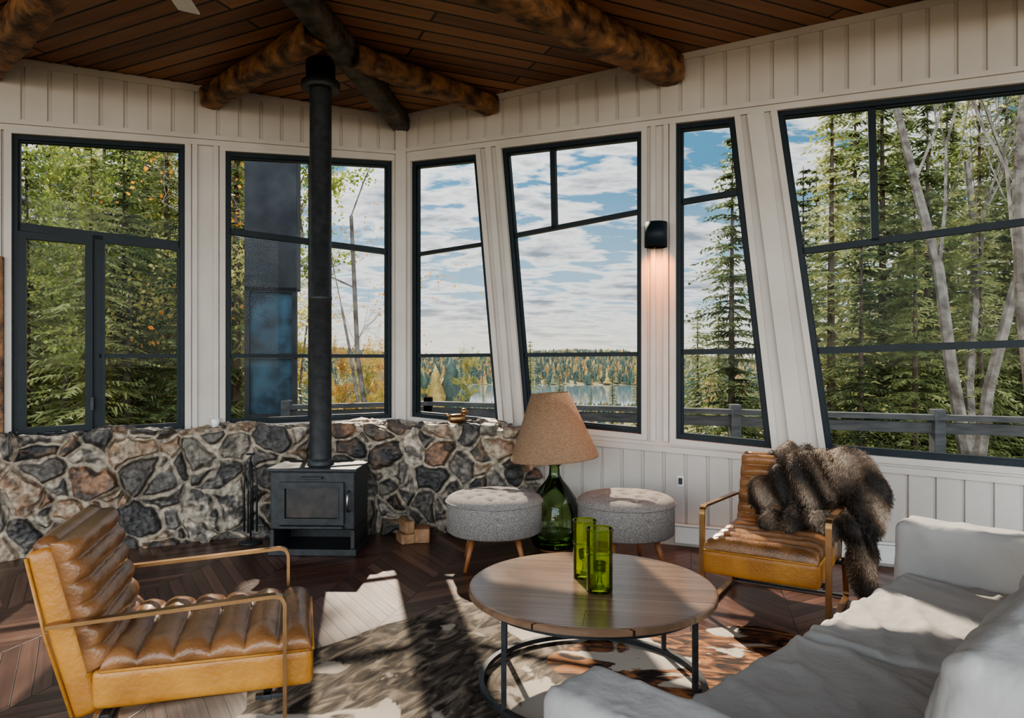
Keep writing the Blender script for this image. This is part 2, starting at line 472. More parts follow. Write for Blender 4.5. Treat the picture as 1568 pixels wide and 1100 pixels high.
box('wood_jamb', -3.10, -3.02, -.05, 0, .85, 2.2, M['beam'], wl, .008)

mk('floor', [(-6, -1.6, 0), (6, -1.6, 0), (6, 3.55, 0), (5.05, 4.02, 0), (CX, CY + .02, 0), (-5.2, 4.6, 0), (-6, 4.2, 0)], [(0, 1, 2, 3, 4, 5, 6)], M['floor'])

C3 = Vector((CX, CY, 3.68)); hb = Vector((-.14, -1, .05)); ra = Vector((.92, -.392, .055)); la = Vector((-.9015, -.4329, 0))
def ceil(name, a, m):
    o = -hb * .3
    vs = [C3 + o, C3 + a * 7.0 + o, C3 + a * 7.0 + hb * 8.2, C3 + hb * 8.2]
    vs2 = [v + Vector((0, 0, .12)) for v in vs]
    f = [(0, 1, 2, 3), (7, 6, 5, 4), (0, 4, 5, 1), (1, 5, 6, 2), (2, 6, 7, 3), (3, 7, 4, 0)]
    mk(name, vs + vs2, f, m)
ceil('ceiling_right', ra, M['ceilR']); ceil('ceiling_left', la, M['ceilL'])

def czR(x, y):
    A = np.array([[ra.x, hb.x], [ra.y, hb.y]]); s, t = np.linalg.solve(A, [x - CX, y - CY]); return 3.68 + ra.z * s + hb.z * t
def czL(x, y):
    A = np.array([[la.x, hb.x], [la.y, hb.y]]); s, t = np.linalg.solve(A, [x - CX, y - CY]); return 3.68 + la.z * s + hb.z * t

def log_beam(name, p, q, r, m, seed=0, flat=False):
    p, q = Vector(p), Vector(q); L = (q - p).length; n = int(L / .03); V = []; F = []; sd = 28
    d = (q - p).normalized(); s = d.cross(Vector((0, 0, 1))).normalized(); u = s.cross(d)
    for i in range(n + 1):
        c = p + d * (L * i / n)
        for k in range(sd):
            t = 2 * math.pi * k / sd
            a, b = math.cos(t), math.sin(t)
            sc = (abs(a) ** 5 + abs(b) ** 5) ** -.2 if flat else 1
            rr = r * (1 + .10 * noise.noise(Vector((i * .07 + seed, a * 1.3, b * 1.3))) + .09 * noise.noise(Vector((i * .05 + seed, a * 5, b * 5))) + .05 * noise.noise(Vector((i * .3 + seed, a * 6, b * 6)))) * (1 + (sc - 1) * .95)
            V.append(c + (s * a + u * b) * rr)
    for i in range(n):
        for k in range(sd):
            F.append((i * sd + k, i * sd + (k + 1) % sd, (i + 1) * sd + (k + 1) % sd, (i + 1) * sd + k))
    F.append(tuple(range(sd))); F.append(tuple(n * sd + k for k in range(sd))[::-1])
    return mk(name, V, F, m, None, True)
def B(f, x, y, dz): return (x, y, f(x, y) - dz)
log_beam('hip_beam', C3 + Vector((0, -.02, -.07)), C3 + hb * 7.6 + Vector((0, 0, -.11)), .085, M['beam_dark'], 1, True)
log_beam('ceiling_beam', B(czL, -2.47, 5.87, .10), B(czL, -1.33, 4.85, .12), .085, M['beam'], 5, True)
log_beam('ceiling_beam', B(czR, -.17, 6.22, .09), B(czR, -1.15, 5.20, .11), .08, M['beam'], 9, True)
log_beam('ceiling_beam', B(czR, 1.25, 5.62, .11), B(czR, -1.45, 3.1, .13), .118, M['beam'], 14, True)
log_beam('ceiling_beam', B(czL, -3.82, 5.22, .10), B(czL, -1.6, 3.25, .12), .10, M['beam'], 21, True)
log_beam('ceiling_beam', B(czR, 4.0, 4.4, .11), B(czR, -1.7, 1.2, .13), .12, M['beam'], 33, True)

# ------------------------------------------------------------------ stone hearth wall
ctrl = [(-4.9, 4.60), (-4.0, 5.02), (-3.2, 5.41), (-2.4, 5.76), (-1.8, 5.93), (-1.2, 6.0), (-.5, 5.99), (-.05, 5.84), (.12, 5.93), (.2, 6.07), (.26, 6.2)]
def catmull(P, m=24):
    out = []
    for i in range(1, len(P) - 2):
        p0, p1, p2, p3 = [np.array(P[j], float) for j in (i - 1, i, i + 1, i + 2)]
        for k in range(m):
            t = k / m
            out.append(.5 * ((2 * p1) + (-p0 + p2) * t + (2 * p0 - 5 * p1 + 4 * p2 - p3) * t * t + (-p0 + 3 * p1 - 3 * p2 + p3) * t ** 3))
    out.append(np.array(P[-2], float)); return np.array(out)
pl = catmull(ctrl)
sl = np.r_[0, np.cumsum(np.linalg.norm(np.diff(pl, axis=0), axis=1))]
NS, NZ, NT = 820, 150, 30
ss = np.linspace(0, sl[-1], NS)
px = np.interp(ss, sl, pl[:, 0]); py = np.interp(ss, sl, pl[:, 1])
tx = np.gradient(px); ty = np.gradient(py); ln = np.hypot(tx, ty); tx /= ln; ty /= ln
nx, ny = ty, -tx
HT = .875
dR = -((px - CX) * .392 + (py - CY) * .92); dL = -((px - CX) * -.4329 + (py - CY) * .9015)
dist = np.minimum(dR, dL) + .02
zz = np.r_[np.linspace(0, HT, NZ), HT + np.linspace(.01, 1, NT) * .45]
SS, ZZ = np.meshgrid(ss, zz, indexing='ij')
seeds = []
sp = .25
for i in range(int(ss[-1] / sp) + 3):
    for j in range(int(1.5 / (sp * .75)) + 2):
        if rng.random() < .16: continue
        seeds.append(((i - .5 + (j % 2) * .5 + rng.uniform(-.5, .5)) * sp, (j - .3 + rng.uniform(-.45, .45)) * sp * .75))
for _ in range(60): seeds.append((rng.uniform(0, ss[-1]), rng.uniform(0, 1.3)))
seeds = np.array(seeds); NSd = len(seeds)
flatP = np.stack([SS.ravel(), ZZ.ravel()], 1)
w1 = np.array([(noise.noise(Vector((a * 3.5, b * 3.5, 7))), noise.noise(Vector((a * 3.5, b * 3.5, 17)))) for a, b in flatP])
w2 = np.array([(noise.noise(Vector((a * 13, b * 13, 3))), noise.noise(Vector((a * 13, b * 13, 9)))) for a, b in flatP])
Pg = flatP + w1 * .09 + w2 * .02
rs = rng.uniform(.75, 1.3, NSd)
df = Pg[:, None, :] - seeds[None]
D = (np.abs(df[..., 0]) * rs) ** 2 + (np.abs(df[..., 1]) / rs) ** 2 
W = np.r_[rng.uniform(-.008, .006, NSd - 60), np.full(60, .006)]
D = D + W[None]
idx = np.argpartition(D, 2, axis=1)[:, :2]
d0 = np.take_along_axis(D, idx, 1); o_ = np.argsort(d0, 1); idx = np.take_along_axis(idx, o_, 1); d0 = np.take_along_axis(d0, o_, 1)
sepn = np.linalg.norm(seeds[idx[:, 0]] - seeds[idx[:, 1]], axis=1) + .02
e = (d0[:, 1] - d0[:, 0]) / (2 * sepn)
h = np.clip((e - .009) / .024, 0, 1); h = h * h * (3 - 2 * h)
pal = np.array([(.06, .055, .05), (.11, .10, .088), (.19, .165, .135), (.23, .15, .095), (.33, .265, .195), (.13, .088, .06), (.030, .029, .030), (.42, .36, .29), (.08, .068, .058), (.22, .125, .075), (.042, .039, .037), (.16, .145, .125), (.07, .065, .06), (.045, .042, .042)])
ci = rng.integers(0, len(pal), NSd); amp = rng.uniform(.03, .075, NSd)
mortar = np.array((.31, .26, .20))
mk_ = np.clip((e - .009) / .006, 0, 1)[:, None]
nb = np.array([noise.noise(Vector((a * 9, b * 12, 1.3))) + .5 * noise.noise(Vector((a * 31, b * 35, 4.3))) for a, b in flatP])
alt = pal[(ci * 5 + 3) % len(pal)]
mixv = np.clip(nb * 2.0 + .25, 0, .8)[:, None]
cell = pal[ci[idx[:, 0]]] * (1 - mixv) + alt[idx[:, 0]] * mixv
col = (mortar * (1 + .3 * nb[:, None])) * (1 - mk_) + cell * mk_
tilt = ((Pg - seeds[idx[:, 0]]) * (rng.uniform(-.30, .30, (NSd, 2)))[idx[:, 0]]).sum(1)
H = (h * amp[idx[:, 0]] + h * (nb * .022 + tilt)).reshape(NS, NZ + NT)
side = np.minimum(ZZ, HT); outf = np.clip((ZZ - HT) / .45, 0, 1)
corner = np.clip(1 - np.abs(ZZ - HT) / .05, 0, 1)
nf = np.where(ZZ <= HT, 1.0, 0.0)
X = px[:, None] + nx[:, None] * (H * nf - outf * dist[:, None]); Y = py[:, None] + ny[:, None] * (H * nf - outf * dist[:, None])
Z = side + H * (1 - nf) * .5 + .018 * np.sin(SS * 7) * (side / HT) ** 3 + .5 * H * corner * nf
V = np.stack([X, Y, Z], 2).reshape(-1, 3)
n2 = NZ + NT
I = (np.arange(NS - 1)[:, None] * n2 + np.arange(n2 - 1)[None]).ravel()
F = np.stack([I, I + n2, I + n2 + 1, I + 1], 1)
np_mesh('stone_hearth_wall', V, F, M['stone'], None, True, col)

# ------------------------------------------------------------------ wood stove
st = empty('wood_stove', (-1.465, 5.50, 0), R(-2))
box('hearth_plinth', -.33, .33, -.22, .22, 0, .05, M['iron'], st, .006)
box('log_store_left', -.315, -.285, -.21, .20, .05, .19, M['iron'], st, .004)
box('log_store_right', .285, .315, -.21, .20, .05, .19, M['iron'], st, .004)
box('log_store_back', -.30, .30, .16, .20, .05, .19, M['iron'], st)
box('body', -.315, .315, -.21, .21, .19, .62, M['iron'], st, .012)
box('top_plate', -.335, .335, -.235, .225, .62, .645, M['iron'], st, .006)
frame('door', [(-.24, .235), (.24, .235), (.24, .545), (-.24, .545)], .045, -.235, -.205, M['iron'], st)
frame('door_bezel', [(-.205, .27), (.205, .27), (.205, .51), (-.205, .51)], .010, -.240, -.215, M['iron'], st)
box('door_glass', -.2, .2, -.222, -.212, .27, .51, M['stoveglass'], st)
box('ash_lip', -.24, .24, -.25, -.2, .205, .225, M['iron'], st, .004)
tube('door_handle', [(.275, -.22, .33), (.275, -.26, .35), (.275, -.26, .46), (.275, -.22, .48)], .009, M['steel'], st, 8)
box('air_slider', -.08, .08, -.245, -.21, .57, .585, M['iron'], st, .003)
lathe('flue_collar', [(.10, .645), (.10, .68), (.086, .69)], M['iron'], st, 32, (0, 0, 0))
fz = czL(-1.465, 5.5) - .012
lathe('flue_pipe', [(.082, .66), (.082, 1.9), (.085, 1.902), (.085, 1.93), (.082, 1.932), (.082, fz)], M['iron'], st, 40)
lathe('flue_shroud', [(.14, fz - .21), (.145, fz - .2), (.145, fz - .15), (.11, fz - .14), (.11, fz - .01)], M['iron'], st, 40)
lathe('flue_shroud_disc', [(.08, fz - .21), (.14, fz - .21)], M['iron'], st, 40)
ft = empty('fireplace_tools', (-2.06, 5.66, 0))
lathe('base', [(0, 0), (.09, 0), (.09, .012), (.01, .02)], M['iron'], ft, 20)
tube('stand', [(0, 0, .01), (0, 0, .68)], .008, M['iron'], ft, 8)
for i, a in enumerate((0, 1.6, 3.1, 4.7)):
    c, s = math.cos(a) * .05, math.sin(a) * .05
    tube('tool_%d' % i, [(c, s, .09), (c, s, .5), (c * .7, s * .7, .62), (c * .5, s * .5, .64)], [.009, .005, .005, .005], M['iron'], ft, 6)
ring('handle', (0, 0, .70), .03, .006, M['iron'], ft, 20, 6)
lg = empty('firewood_logs', (-.84, 5.70, 0), R(12))
box('block_0', -.06, .05, -.09, .09, 0, .075, M['firebrick'], lg, .008, (0, 0, R(12)))
box('block_1', .07, .19, -.08, .10, 0, .11, M['firebrick'], lg, .008, (0, 0, R(-8)))
box('block_2', -.03, .04, -.07, .09, .076, .17, M['firebrick'], lg, .008, (0, 0, R(20)))
fg = empty('brass_duck_figurine', (-.46, 6.02, .90), R(20)); fg.scale = (1.1, 1.1, 1.1)
sb = lambda n, c, r, p, m: soft_box(n, c[0] - r[0], c[0] + r[0], c[1] - r[1], c[1] + r[1], c[2] - r[2], c[2] + r[2], min(r) * .98, m, p, 6)
sb('body', (0, 0, .045), (.07, .04, .04), fg, M['brass']); sb('head', (.055, 0, .10), (.026, .022, .024), fg, M['brass'])
tube('neck', [(.045, 0, .05), (.052, 0, .10)], [.022, .014], M['brass'], fg); tube('bill', [(.07, 0, .10), (.10, 0, .095)], [.01, .004], M['brass'], fg)
tube('tail', [(-.05, 0, .06), (-.09, 0, .085)], [.022, .004], M['brass'], fg)
cup = empty('small_glass_cup', (-2.42, 5.86, .895)); lathe('cup', [(.0, 0), (.028, 0), (.035, .07), (.032, .07), (.026, .008), (0, .008)], M['enamel'], cup, 20)

# ------------------------------------------------------------------ sconce, heater, outlet
sc = empty('wall_sconce', (CX, CY, 0), AR)
box('back_plate', 2.30, 2.42, -.03, 0, 2.33, 2.50, M['black'], sc, .004)
o = lathe('shade', [(.085, 2.32), (.088, 2.32), (.088, 2.51), (.085, 2.51), (.085, 2.32)], M['black'], sc, 32, (2.36, -.10, 0))
lathe('lamp_core', [(0, 2.42), (.05, 2.42), (.05, 2.48), (0, 2.48)], M['enamel'], sc, 20, (2.36, -.10, 0))
sp_ = bpy.data.lights.new('sconce_bulb', 'SPOT'); sp_.energy = 55; sp_.color = (1, .30, .05); sp_.spot_size = R(100); sp_.spot_blend = 1; sp_.shadow_soft_size = .03
so = bpy.data.objects.new('sconce_bulb', sp_); COL.objects.link(so); so.parent = sc; so.location = (2.36, -.14, 2.40)
ht = empty('baseboard_heater', (CX, CY, 0), AR)
box('body', 2.5, 4.6, -.09, -.026, .03, .16, M['enamel'], ht, .01); box('grille', 2.5, 4.6, -.095, -.07, .165, .18, M['enamel'], ht, .004)
ot = empty('wall_outlet', (CX, CY, 0), AR)
box('plate', 2.51, 2.56, -.022, -.012, .46, .54, M['enamel'], ot, .004); box('sockets', 2.52, 2.55, -.03, -.02, .475, .525, M['iron'], ot, .004)

# ------------------------------------------------------------------ lounge chairs
def channel_pad(name, L, W, T, n, m, parent, dep=.032):
    nl, nw = n * 12 + 1, 22; V = []; F = []
    for side_ in (1, 0):
        for i in range(nl):
            s = i / (nl - 1)
            for j in range(nw):
                w = math.sin((j / (nw - 1) * 2 - 1) * math.pi / 2)
                ed = (1 - abs(w) ** 8) ** .5
                el = (1 - abs(2 * s - 1) ** 30) ** .5
                if side_:
                    b = abs(math.sin(math.pi * n * s)) ** .5
                    z = (T - dep + dep * b) * max(ed * .55 + .45, 0) * (.35 + .65 * el) + .007 * noise.noise(Vector((s * 9, w * 5, L))) + .004 * noise.noise(Vector((s * 22, w * 16, L)))
                else: z = 0
                V.append((s * L, w * W / 2, z))
    o = nl * nw
    for i in range(nl - 1):
        for j in range(nw - 1):
            a = i * nw + j
            F.append((a, a + nw, a + nw + 1, a + 1)); F.append((o + a, o + a + 1, o + a + nw + 1, o + a + nw))
    for i in range(nl - 1):
        a = i * nw; F.append((a, o + a, o + a + nw, a + nw)); a = i * nw + nw - 1; F.append((a, a + nw, o + a + nw, o + a))
    for j in range(nw - 1):
        a = j; F.append((a, a + 1, o + a + 1, o + a)); a = (nl - 1) * nw + j; F.append((a, o + a, o + a + 1, a + 1))
    return mk(name, V, F, m, parent, True)

def lounge_chair(loc, rotz, rdeg):
    c = empty('leather_lounge_chair', loc, rotz)
    soft_box('seat_shell', -.27, .46, -.305, .305, .245, .385, .025, M['leather_tan'], c, 14, (0, 0, 0), .003)
    p = channel_pad('seat_channels', .70, .60, .080, 6, M['leather'], c); p.location = (-.245, 0, .372)
    for s_ in (-1, 1):
        tube('seat_piping', [(-.24, s_ * .302, .378), (.1, s_ * .303, .378), (.445, s_ * .302, .378)], .006, M['leather_tan'], c, 8)
    tube('front_piping', [(.457, y, .378) for y in (-.295, 0, .295)], .006, M['leather_tan'], c, 8)
    rec = R(rdeg)
    bs = empty('back', (-.215, 0, .245), 0); bs.parent = c; bs.rotation_euler = (0, -rec, 0)
    soft_box('back_shell', -.115, -.02, -.305, .305, 0, .60, .03, M['leather_tan'], bs, 16, (.01, 0, 0), .003)
    q = channel_pad('back_channels', .46, .60, .088, 6, M['leather'], bs)
    q.rotation_euler = (0, R(-90), 0); q.location = (-.03, 0, .145)
    q.scale = (1, 1, -1)
    tube('top_roll', [(-.05, y, .592) for y in np.linspace(-.29, .29, 12)], .038, M['leather'], bs, 12)
    for s_ in (-1, 1):
        tube('back_piping', [(-.108, s_ * .303, .02), (-.118, s_ * .303, .3), (-.108, s_ * .303, .58)], .006, M['leather_tan'], bs, 8)
        flatbar('arm_frame', fillet([(-.39, .56), (.36, .60), (.36, .012), (-.33, .012), (-.24, .26)], .045), M['brass'], c, s_ * .335, .032, .013)
        box('bracket', .26, .36, s_ * .32 - .014, s_ * .32 + .014, .23, .245, M['iron'], c, .002)
    for x in (.30, -.22):
        box('cross_bar', x - .015, x + .015, -.335, .335, .225, .245, M['iron'], c, .003)
    box('floor_bar', -.345, -.315, -.335, .335, .002, .018, M['iron'], c, .003)
    return c
chL = lounge_chair((-1.255, 2.80, 0.006), math.atan2(.28, .96), 14)
chR = lounge_chair((1.565, 4.245, 0.006), math.atan2(-.85, -.53), 17)

# fur throw over the right chair
lumps = [((-.30, .09, .62), (.08, .22, .18)), ((-.40, .10, .81), (.10, .22, .08)), ((-.16, .10, .49), (.16, .20, .045)), ((-.34, .34, .70), (.11, .16, .14)),
         ((-.26, .44, .54), (.09, .09, .22)), ((-.20, .44, .32), (.07, .08, .20)), ((-.3, -.10, .55), (.06, .11, .14)), ((-.12, .32, .47), (.12, .12, .05)),
         ((-.47, .12, .66), (.05, .23, .2)), ((-.14, .45, .18), (.05, .06, .12)), ((-.02, .04, .465), (.10, .13, .03)), ((-.41, .36, .79), (.08, .10, .06))]
bm = bmesh.new()
for c, r in lumps:
    bmesh.ops.create_icosphere(bm, subdivisions=3, radius=1, matrix=Matrix.Translation(c) @ Matrix.Diagonal((*r, 1)))
me = bpy.data.meshes.new('tmp'); bm.to_mesh(me); bm.free()
to = bpy.data.objects.new('tmp', me); COL.objects.link(to)
rm = to.modifiers.new('r', 'REMESH'); rm.mode = 'VOXEL'; rm.voxel_size = .014
smm = to.modifiers.new('s', 'SMOOTH'); smm.iterations = 6
bpy.context.view_layer.update()
ev = to.evaluated_get(bpy.context.evaluated_depsgraph_get()); em = ev.to_mesh()
nv = len(em.vertices); co = np.zeros(nv * 3); em.vertices.foreach_get('co', co); co = co.reshape(-1, 3)
no = np.zeros(nv * 3); em.vertices.foreach_get('normal', no); no = no.reshape(-1, 3)
faces = [tuple(p.vertices) for p in em.polygons]
ev.to_mesh_clear(); bpy.data.objects.remove(to)
fold = np.array([noise.noise(Vector((p[0] * 4 + 3, p[1] * 9 + p[2] * 4, p[2] * 2.5))) for p in co])
fold = np.abs(fold) * 2.4 - .35
co = co + no * (fold * .055)[:, None]
fp = np.array([(.030, .020, .014), (.125, .085, .055), (.33, .235, .165), (.58, .46, .35)])
def furcol(p, j):
    v = noise.noise(Vector((p[0] * 5, p[1] * 8 + p[2] * 4, p[2] * 3.5))) * 3.6 + 1.2 + j
    v = min(max(v, 0), 2.99); i = int(v); t = v - i
    return fp[i] * (1 - t) + fp[min(i + 1, 3)] * t
bc = np.array([furcol(p, -.4) * .6 for p in co])
throw = empty('fur_throw', (1.565, 4.245, 0.006), math.atan2(-.85, -.53))
tri = []
for f in faces: tri += [(f[0], f[1], f[2]), (f[0], f[2], f[3])] if len(f) == 4 else [f]
np_mesh('throw_body', co, np.array(tri), M['fur'], throw, True, bc)
K = 60000
ids = rng.integers(0, nv, K)
b0 = co[ids] + rng.normal(0, .006, (K, 3)); nn = no[ids] + rng.normal(0, .22, (K, 3)); nn[:, 2] -= 1.1
nn /= np.linalg.norm(nn, axis=1)[:, None]
sd = np.cross(nn, rng.normal(0, 1, (K, 3))); sd /= np.linalg.norm(sd, axis=1)[:, None]
Ls = rng.uniform(.012, .026, K)[:, None]
V = np.stack([b0 - sd * .0017, b0 + sd * .0017, b0 + nn * Ls], 1).reshape(-1, 3)
cc = np.array([furcol(b0[i], rng.uniform(-.35, .4)) for i in range(K)])
np_mesh('fur_strands', V, np.arange(K * 3).reshape(-1, 3), M['fur'], throw, False, np.repeat(cc, 3, 0))

# ------------------------------------------------------------------ sofa
sf = empty('slipcovered_sofa', (1.06, 2.59, 0), math.atan2(.688, .726))
soft_box('base', -1.10, 1.10, -.92, -.02, .04, .30, .03, M['sofa'], sf, 22, (0, 0, 0), .006, 6)
for i, (a, b) in enumerate(((-1.07, -.012), (.012, 1.07))):
    soft_box('seat_cushion_%d' % i, a, b, -.76, .03, .27, .455, .035, M['sofa'], sf, 64, (.0, .01, .014), .006, 4, i + 1, None, .011)
    soft_box('back_cushion_%d' % i, a, b, -.93, -.70, .43, .90, .06, M['sofa'], sf, 60, (0, .045, .02), .012, 4, i + 5, (R(8), 0, 0), .014)
for i, (a, b) in enumerate(((-1.31, -1.075), (1.075, 1.29))):
    soft_box('arm_%d' % i, a, b, -1.0, .07, .03, (.655, .69)[i], .04, M['sofa'], sf, 44, (.012, .012, .0), .006, 3.5, i + 9, None, .006)
soft_box('back_frame', -1.12, 1.12, -1.06, -.90, .03, .80, .06, M['sofa'], sf, 28, (0, 0, 0), .01, 4, 20)
for sx in (-1.18, 1.18):
    for sy in (-.95, -.02): box('foot', sx - .03, sx + .03, sy - .03, sy + .03, 0, .05, M['iron'], sf)

# ------------------------------------------------------------------ coffee table
tb = empty('round_coffee_table', (.353, 3.2, .016), 0)
tp = lathe('top', [(0, .40), (.535, .40), (.545, .405), (.545, .425), (.54, .43), (.53, .432), (0, .432)], M['tabletop'], tb, 96)
tp.data.polygons.foreach_set('use_smooth', [False] * len(tp.data.polygons))
ring('top_rim', (0, 0, .388), .49, 0, M['iron'], tb, 96, sq=(.01, .012))
ring('base_ring', (0, 0, .012), .49, 0, M['iron'], tb, 96, sq=(.012, .011))
for i, a in enumerate((38, 142, 218, -38)):
    x, y = .49 * math.cos(R(a)), .49 * math.sin(R(a))
    box('leg_%d' % i, x - .011, x + .011, y - .011, y + .011, .01, .39, M['iron'], tb, .002, (0, 0, 0))

def hurricane(loc, r, h):
    v = empty('green_glass_hurricane', loc)
    lathe('outer_glass', [(0, .0), (r * .93, 0), (r, .006), (r, h * .9), (r * 1.02, h)], M['vase'], v, 48)
    lathe('thick_base', [(r * .93, .02), (0, .022)], M['vase'], v, 48)
    ring('rim', (0, 0, h), r * 1.0, .004, M['vase'], v, 48, 8)
    lathe('candle_cup', [(0, .021), (.022, .021), (.012, .035), (.008, .07), (.026, .085), (.028, .125), (.025, .125), (.022, .088), (0, .085)], M['vase'], v, 24)
    ring('band', (0, 0, h * .62), r * 1.0, .0035, M['vase'], v, 48, 6)
hurricane((.378, 3.10, .449), .056, .27)
hurricane((.334, 3.30, .449), .053, .26)

# ------------------------------------------------------------------ ottomans
def ottoman(loc, rz):
    o = empty('tufted_ottoman', loc, rz)
    r = .335
    lathe('drum', [(0, .235), (r - .02, .235), (r, .25), (r, .44), (r - .003, .455)], M['tweed'], o, 64)
    btn = [(0, 0)] + [(.13 * math.cos(a), .13 * math.sin(a)) for a in np.arange(5) * 2 * math.pi / 5] + [(.235 * math.cos(a + .3), .235 * math.sin(a + .3)) for a in np.arange(9) * 2 * math.pi / 9]
    V = []; F = []; n = 80; m = 30
    for i in range(m + 1):
        q = i / m
        rr = (r + .006) * q ** .8 if q > 0 else .0005
        for k in range(n):
            t = 2 * math.pi * k / n; x, y = rr * math.cos(t), rr * math.sin(t)
            z = .455 + .055 * (1 - q ** 5) ** .6
            z -= sum(.022 * math.exp(-((x - a) ** 2 + (y - b) ** 2) / .0009) for a, b in btn)
            V.append((x, y, z))
    for i in range(m):
        for k in range(n): F.append((i * n + k, i * n + (k + 1) % n, (i + 1) * n + (k + 1) % n, (i + 1) * n + k))
    mk('tufted_top', V, [f[::-1] for f in F], M['tweed'], o, True)
    for i, (a, b) in enumerate(btn): sb('button_%d' % i, (a, b, .494), (.012, .012, .006), o, M['tweed'])
    ring('piping', (0, 0, .452), r + .004, .007, M['tweed'], o, 64, 8)
    for i, a in enumerate((40, 130, 220, 310)):
        c, s = math.cos(R(a)), math.sin(R(a))
        tube('leg_%d' % i, [(.21 * c, .21 * s, .24), (.29 * c, .29 * s, .001)], [.024, .012], M['oak'], o, 12)
ottoman((-.125, 5.08, 0), R(8)); ottoman((.795, 5.02, 0), R(20))

# ------------------------------------------------------------------ demijohn lamp
lp = empty('glass_jug_lamp', (.325, 5.50, 0))
lathe('jug', [(0, .012), (.13, .01), (.165, .03), (.19, .10), (.2, .2), (.195, .29), (.165, .39), (.11, .47), (.06, .53), (.042, .57), (.038, .63), (.048, .635), (.048, .655)], M['jug'], lp, 56)
lathe('jug_liquid', [(0, .02), (.15, .03), (.18, .10), (.185, .12), (0, .12)], M['jug'], lp, 56)
lathe('foot', [(0, 0), (.12, 0), (.12, .008), (0, .008)], M['oak'], lp, 40)
lathe('cork_cap', [(0, .64), (.034, .64), (.036, .68), (.012, .69), (.012, .76), (0, .76)], M['brass'], lp, 24)
tube('stem', [(0, 0, .74), (0, 0, 1.18)], .005, M['brass'], lp, 8)
sh = empty('shade_mount', (0, 0, .70)); sh.parent = lp; sh.rotation_euler = (0, R(-4), 0)
lathe('shade', [(.335, -.01), (.337, -.01), (.336, .005), (.146, .49), (.144, .49), (.332, .0), (.333, -.01)], M['burlap'], sh, 64)
for i in range(3):
    a = i * 2.09; tube('spoke_%d' % i, [(0, 0, .47), (.145 * math.cos(a), .145 * math.sin(a), .48)], .003, M['brass'], sh, 6)

# ------------------------------------------------------------------ cowhide rugs
def hide_mat(name, kind):
    m, nt, b, N, L = new_mat(name)
    v = coords(N, L)
    n = N.new('ShaderNodeTexNoise'); n.inputs['Scale'].default_value = 2.0; n.inputs['Detail'].default_value = 5; n.inputs['Distortion'].default_value = 1.2
    L.new(v, n.inputs['Vector'])
    f = N.new('ShaderNodeTexNoise'); f.inputs['Scale'].default_value = 1; f.inputs['Detail'].default_value = 7; f.inputs['Distortion'].default_value = 1.6
    mp = N.new('ShaderNodeMapping'); mp.inputs['Scale'].default_value = (4.5, 11, 4); mp.inputs['Rotation'].default_value = (0, 0, .5)
    L.new(v, mp.inputs[0]); L.new(mp.outputs[0], f.inputs['Vector'])
    if kind == 0:
        br = ramp(N, [(.38, (.022, .016, .012)), (.50, (.095, .073, .055)), (.62, (.25, .20, .15))])
        msk = ramp(N, [(.545, (0, 0, 0)), (.575, (1, 1, 1))]); white = (.44, .39, .33, 1)
    else:
        br = ramp(N, [(.40, (.015, .010, .010)), (.50, (.12, .05, .025)), (.60, (.36, .16, .065))])
        msk = ramp(N, [(.52, (0, 0, 0)), (.54, (1, 1, 1))]); white = (.48, .43, .37, 1)
    L.new(f.outputs['Fac'], br.inputs['Fac']); L.new(n.outputs['Fac'], msk.inputs['Fac'])
    mx = N.new('ShaderNodeMix'); mx.data_type = 'RGBA'
    L.new(msk.outputs['Color'], mx.inputs[0]); L.new(br.outputs['Color'], mx.inputs[6]); mx.inputs[7].default_value = white
    L.new(mx.outputs[2], b.inputs['Base Color']); b.inputs['Roughness'].default_value = .75; b.inputs['Specular IOR Level'].default_value = .2
    bp = N.new('ShaderNodeBump'); bp.inputs['Strength'].default_value = .3; bp.inputs['Distance'].default_value = .01
    L.new(f.outputs['Fac'], bp.inputs['Height']); L.new(bp.outputs[0], b.inputs['Normal'])
    return m
def hide(name, loc, rz, sx, sy, kind, z, seed):
    n = 160; V = [(0, 0, z)]; rings = 10; F = []
    def rad(t):
        r = 1 + .10 * math.cos(4 * t + .4) * 1.4 + .08 * math.cos(6 * t + seed) + .06 * noise.noise(Vector((math.cos(t) * 3 + seed, math.sin(t) * 3, 0)))
        for a0 in (.7, 2.4, 3.9, 5.5): r += .34 * math.exp(-((t - a0) / .17) ** 2)
        return r
    for i in range(1, rings + 1):
        q = i / rings
        for k in range(n):
            t = 2 * math.pi * k / n; r = rad(t) * q
            x, y = r * math.cos(t) * sx, r * math.sin(t) * sy
            zz_ = z + .004 * (noise.noise(Vector((x * 2 + seed, y * 2, 0))) + .6) if q < 1 else z * .5
            V.append((x, y, max(zz_, .001)))
    for k in range(n): F.append((0, 1 + k, 1 + (k + 1) % n))
    for i in range(rings - 1):
        for k in range(n):
            a = 1 + i * n; F.append((a + k, a + n + k, a + n + (k + 1) % n, a + (k + 1) % n))
    o = mk(name, V, F, hide_mat(name + '_hair', kind), None, True, loc, rz)
hide('cowhide_rug', (-.32, 3.15, 0), R(60), 1.12, .74, 0, .003, 1.0)
hide('cowhide_rug', (1.0, 3.25, 0), R(-20), .80, .58, 1, .009, 4.2)

# ------------------------------------------------------------------ ceiling fan
fn = empty('ceiling_fan', (-1.75, 3.42, 3.42))
lathe('hub', [(0, -.06), (.09, -.05), (.11, 0), (.09, .05), (.03, .08), (.015, .09), (.015, .35), (.06, .40), (0, .40)], M['enamel'], fn, 32)
for i in range(5):
    a = R(25 + 72 * i)
    b_ = box('blade_%d' % i, .10, .66, -.06, .06, -.006, .006, M['enamel'], fn, .004)
    b_.location = (math.cos(a) * .38, math.sin(a) * .38, 0); b_.rotation_euler = (R(10), 0, a)

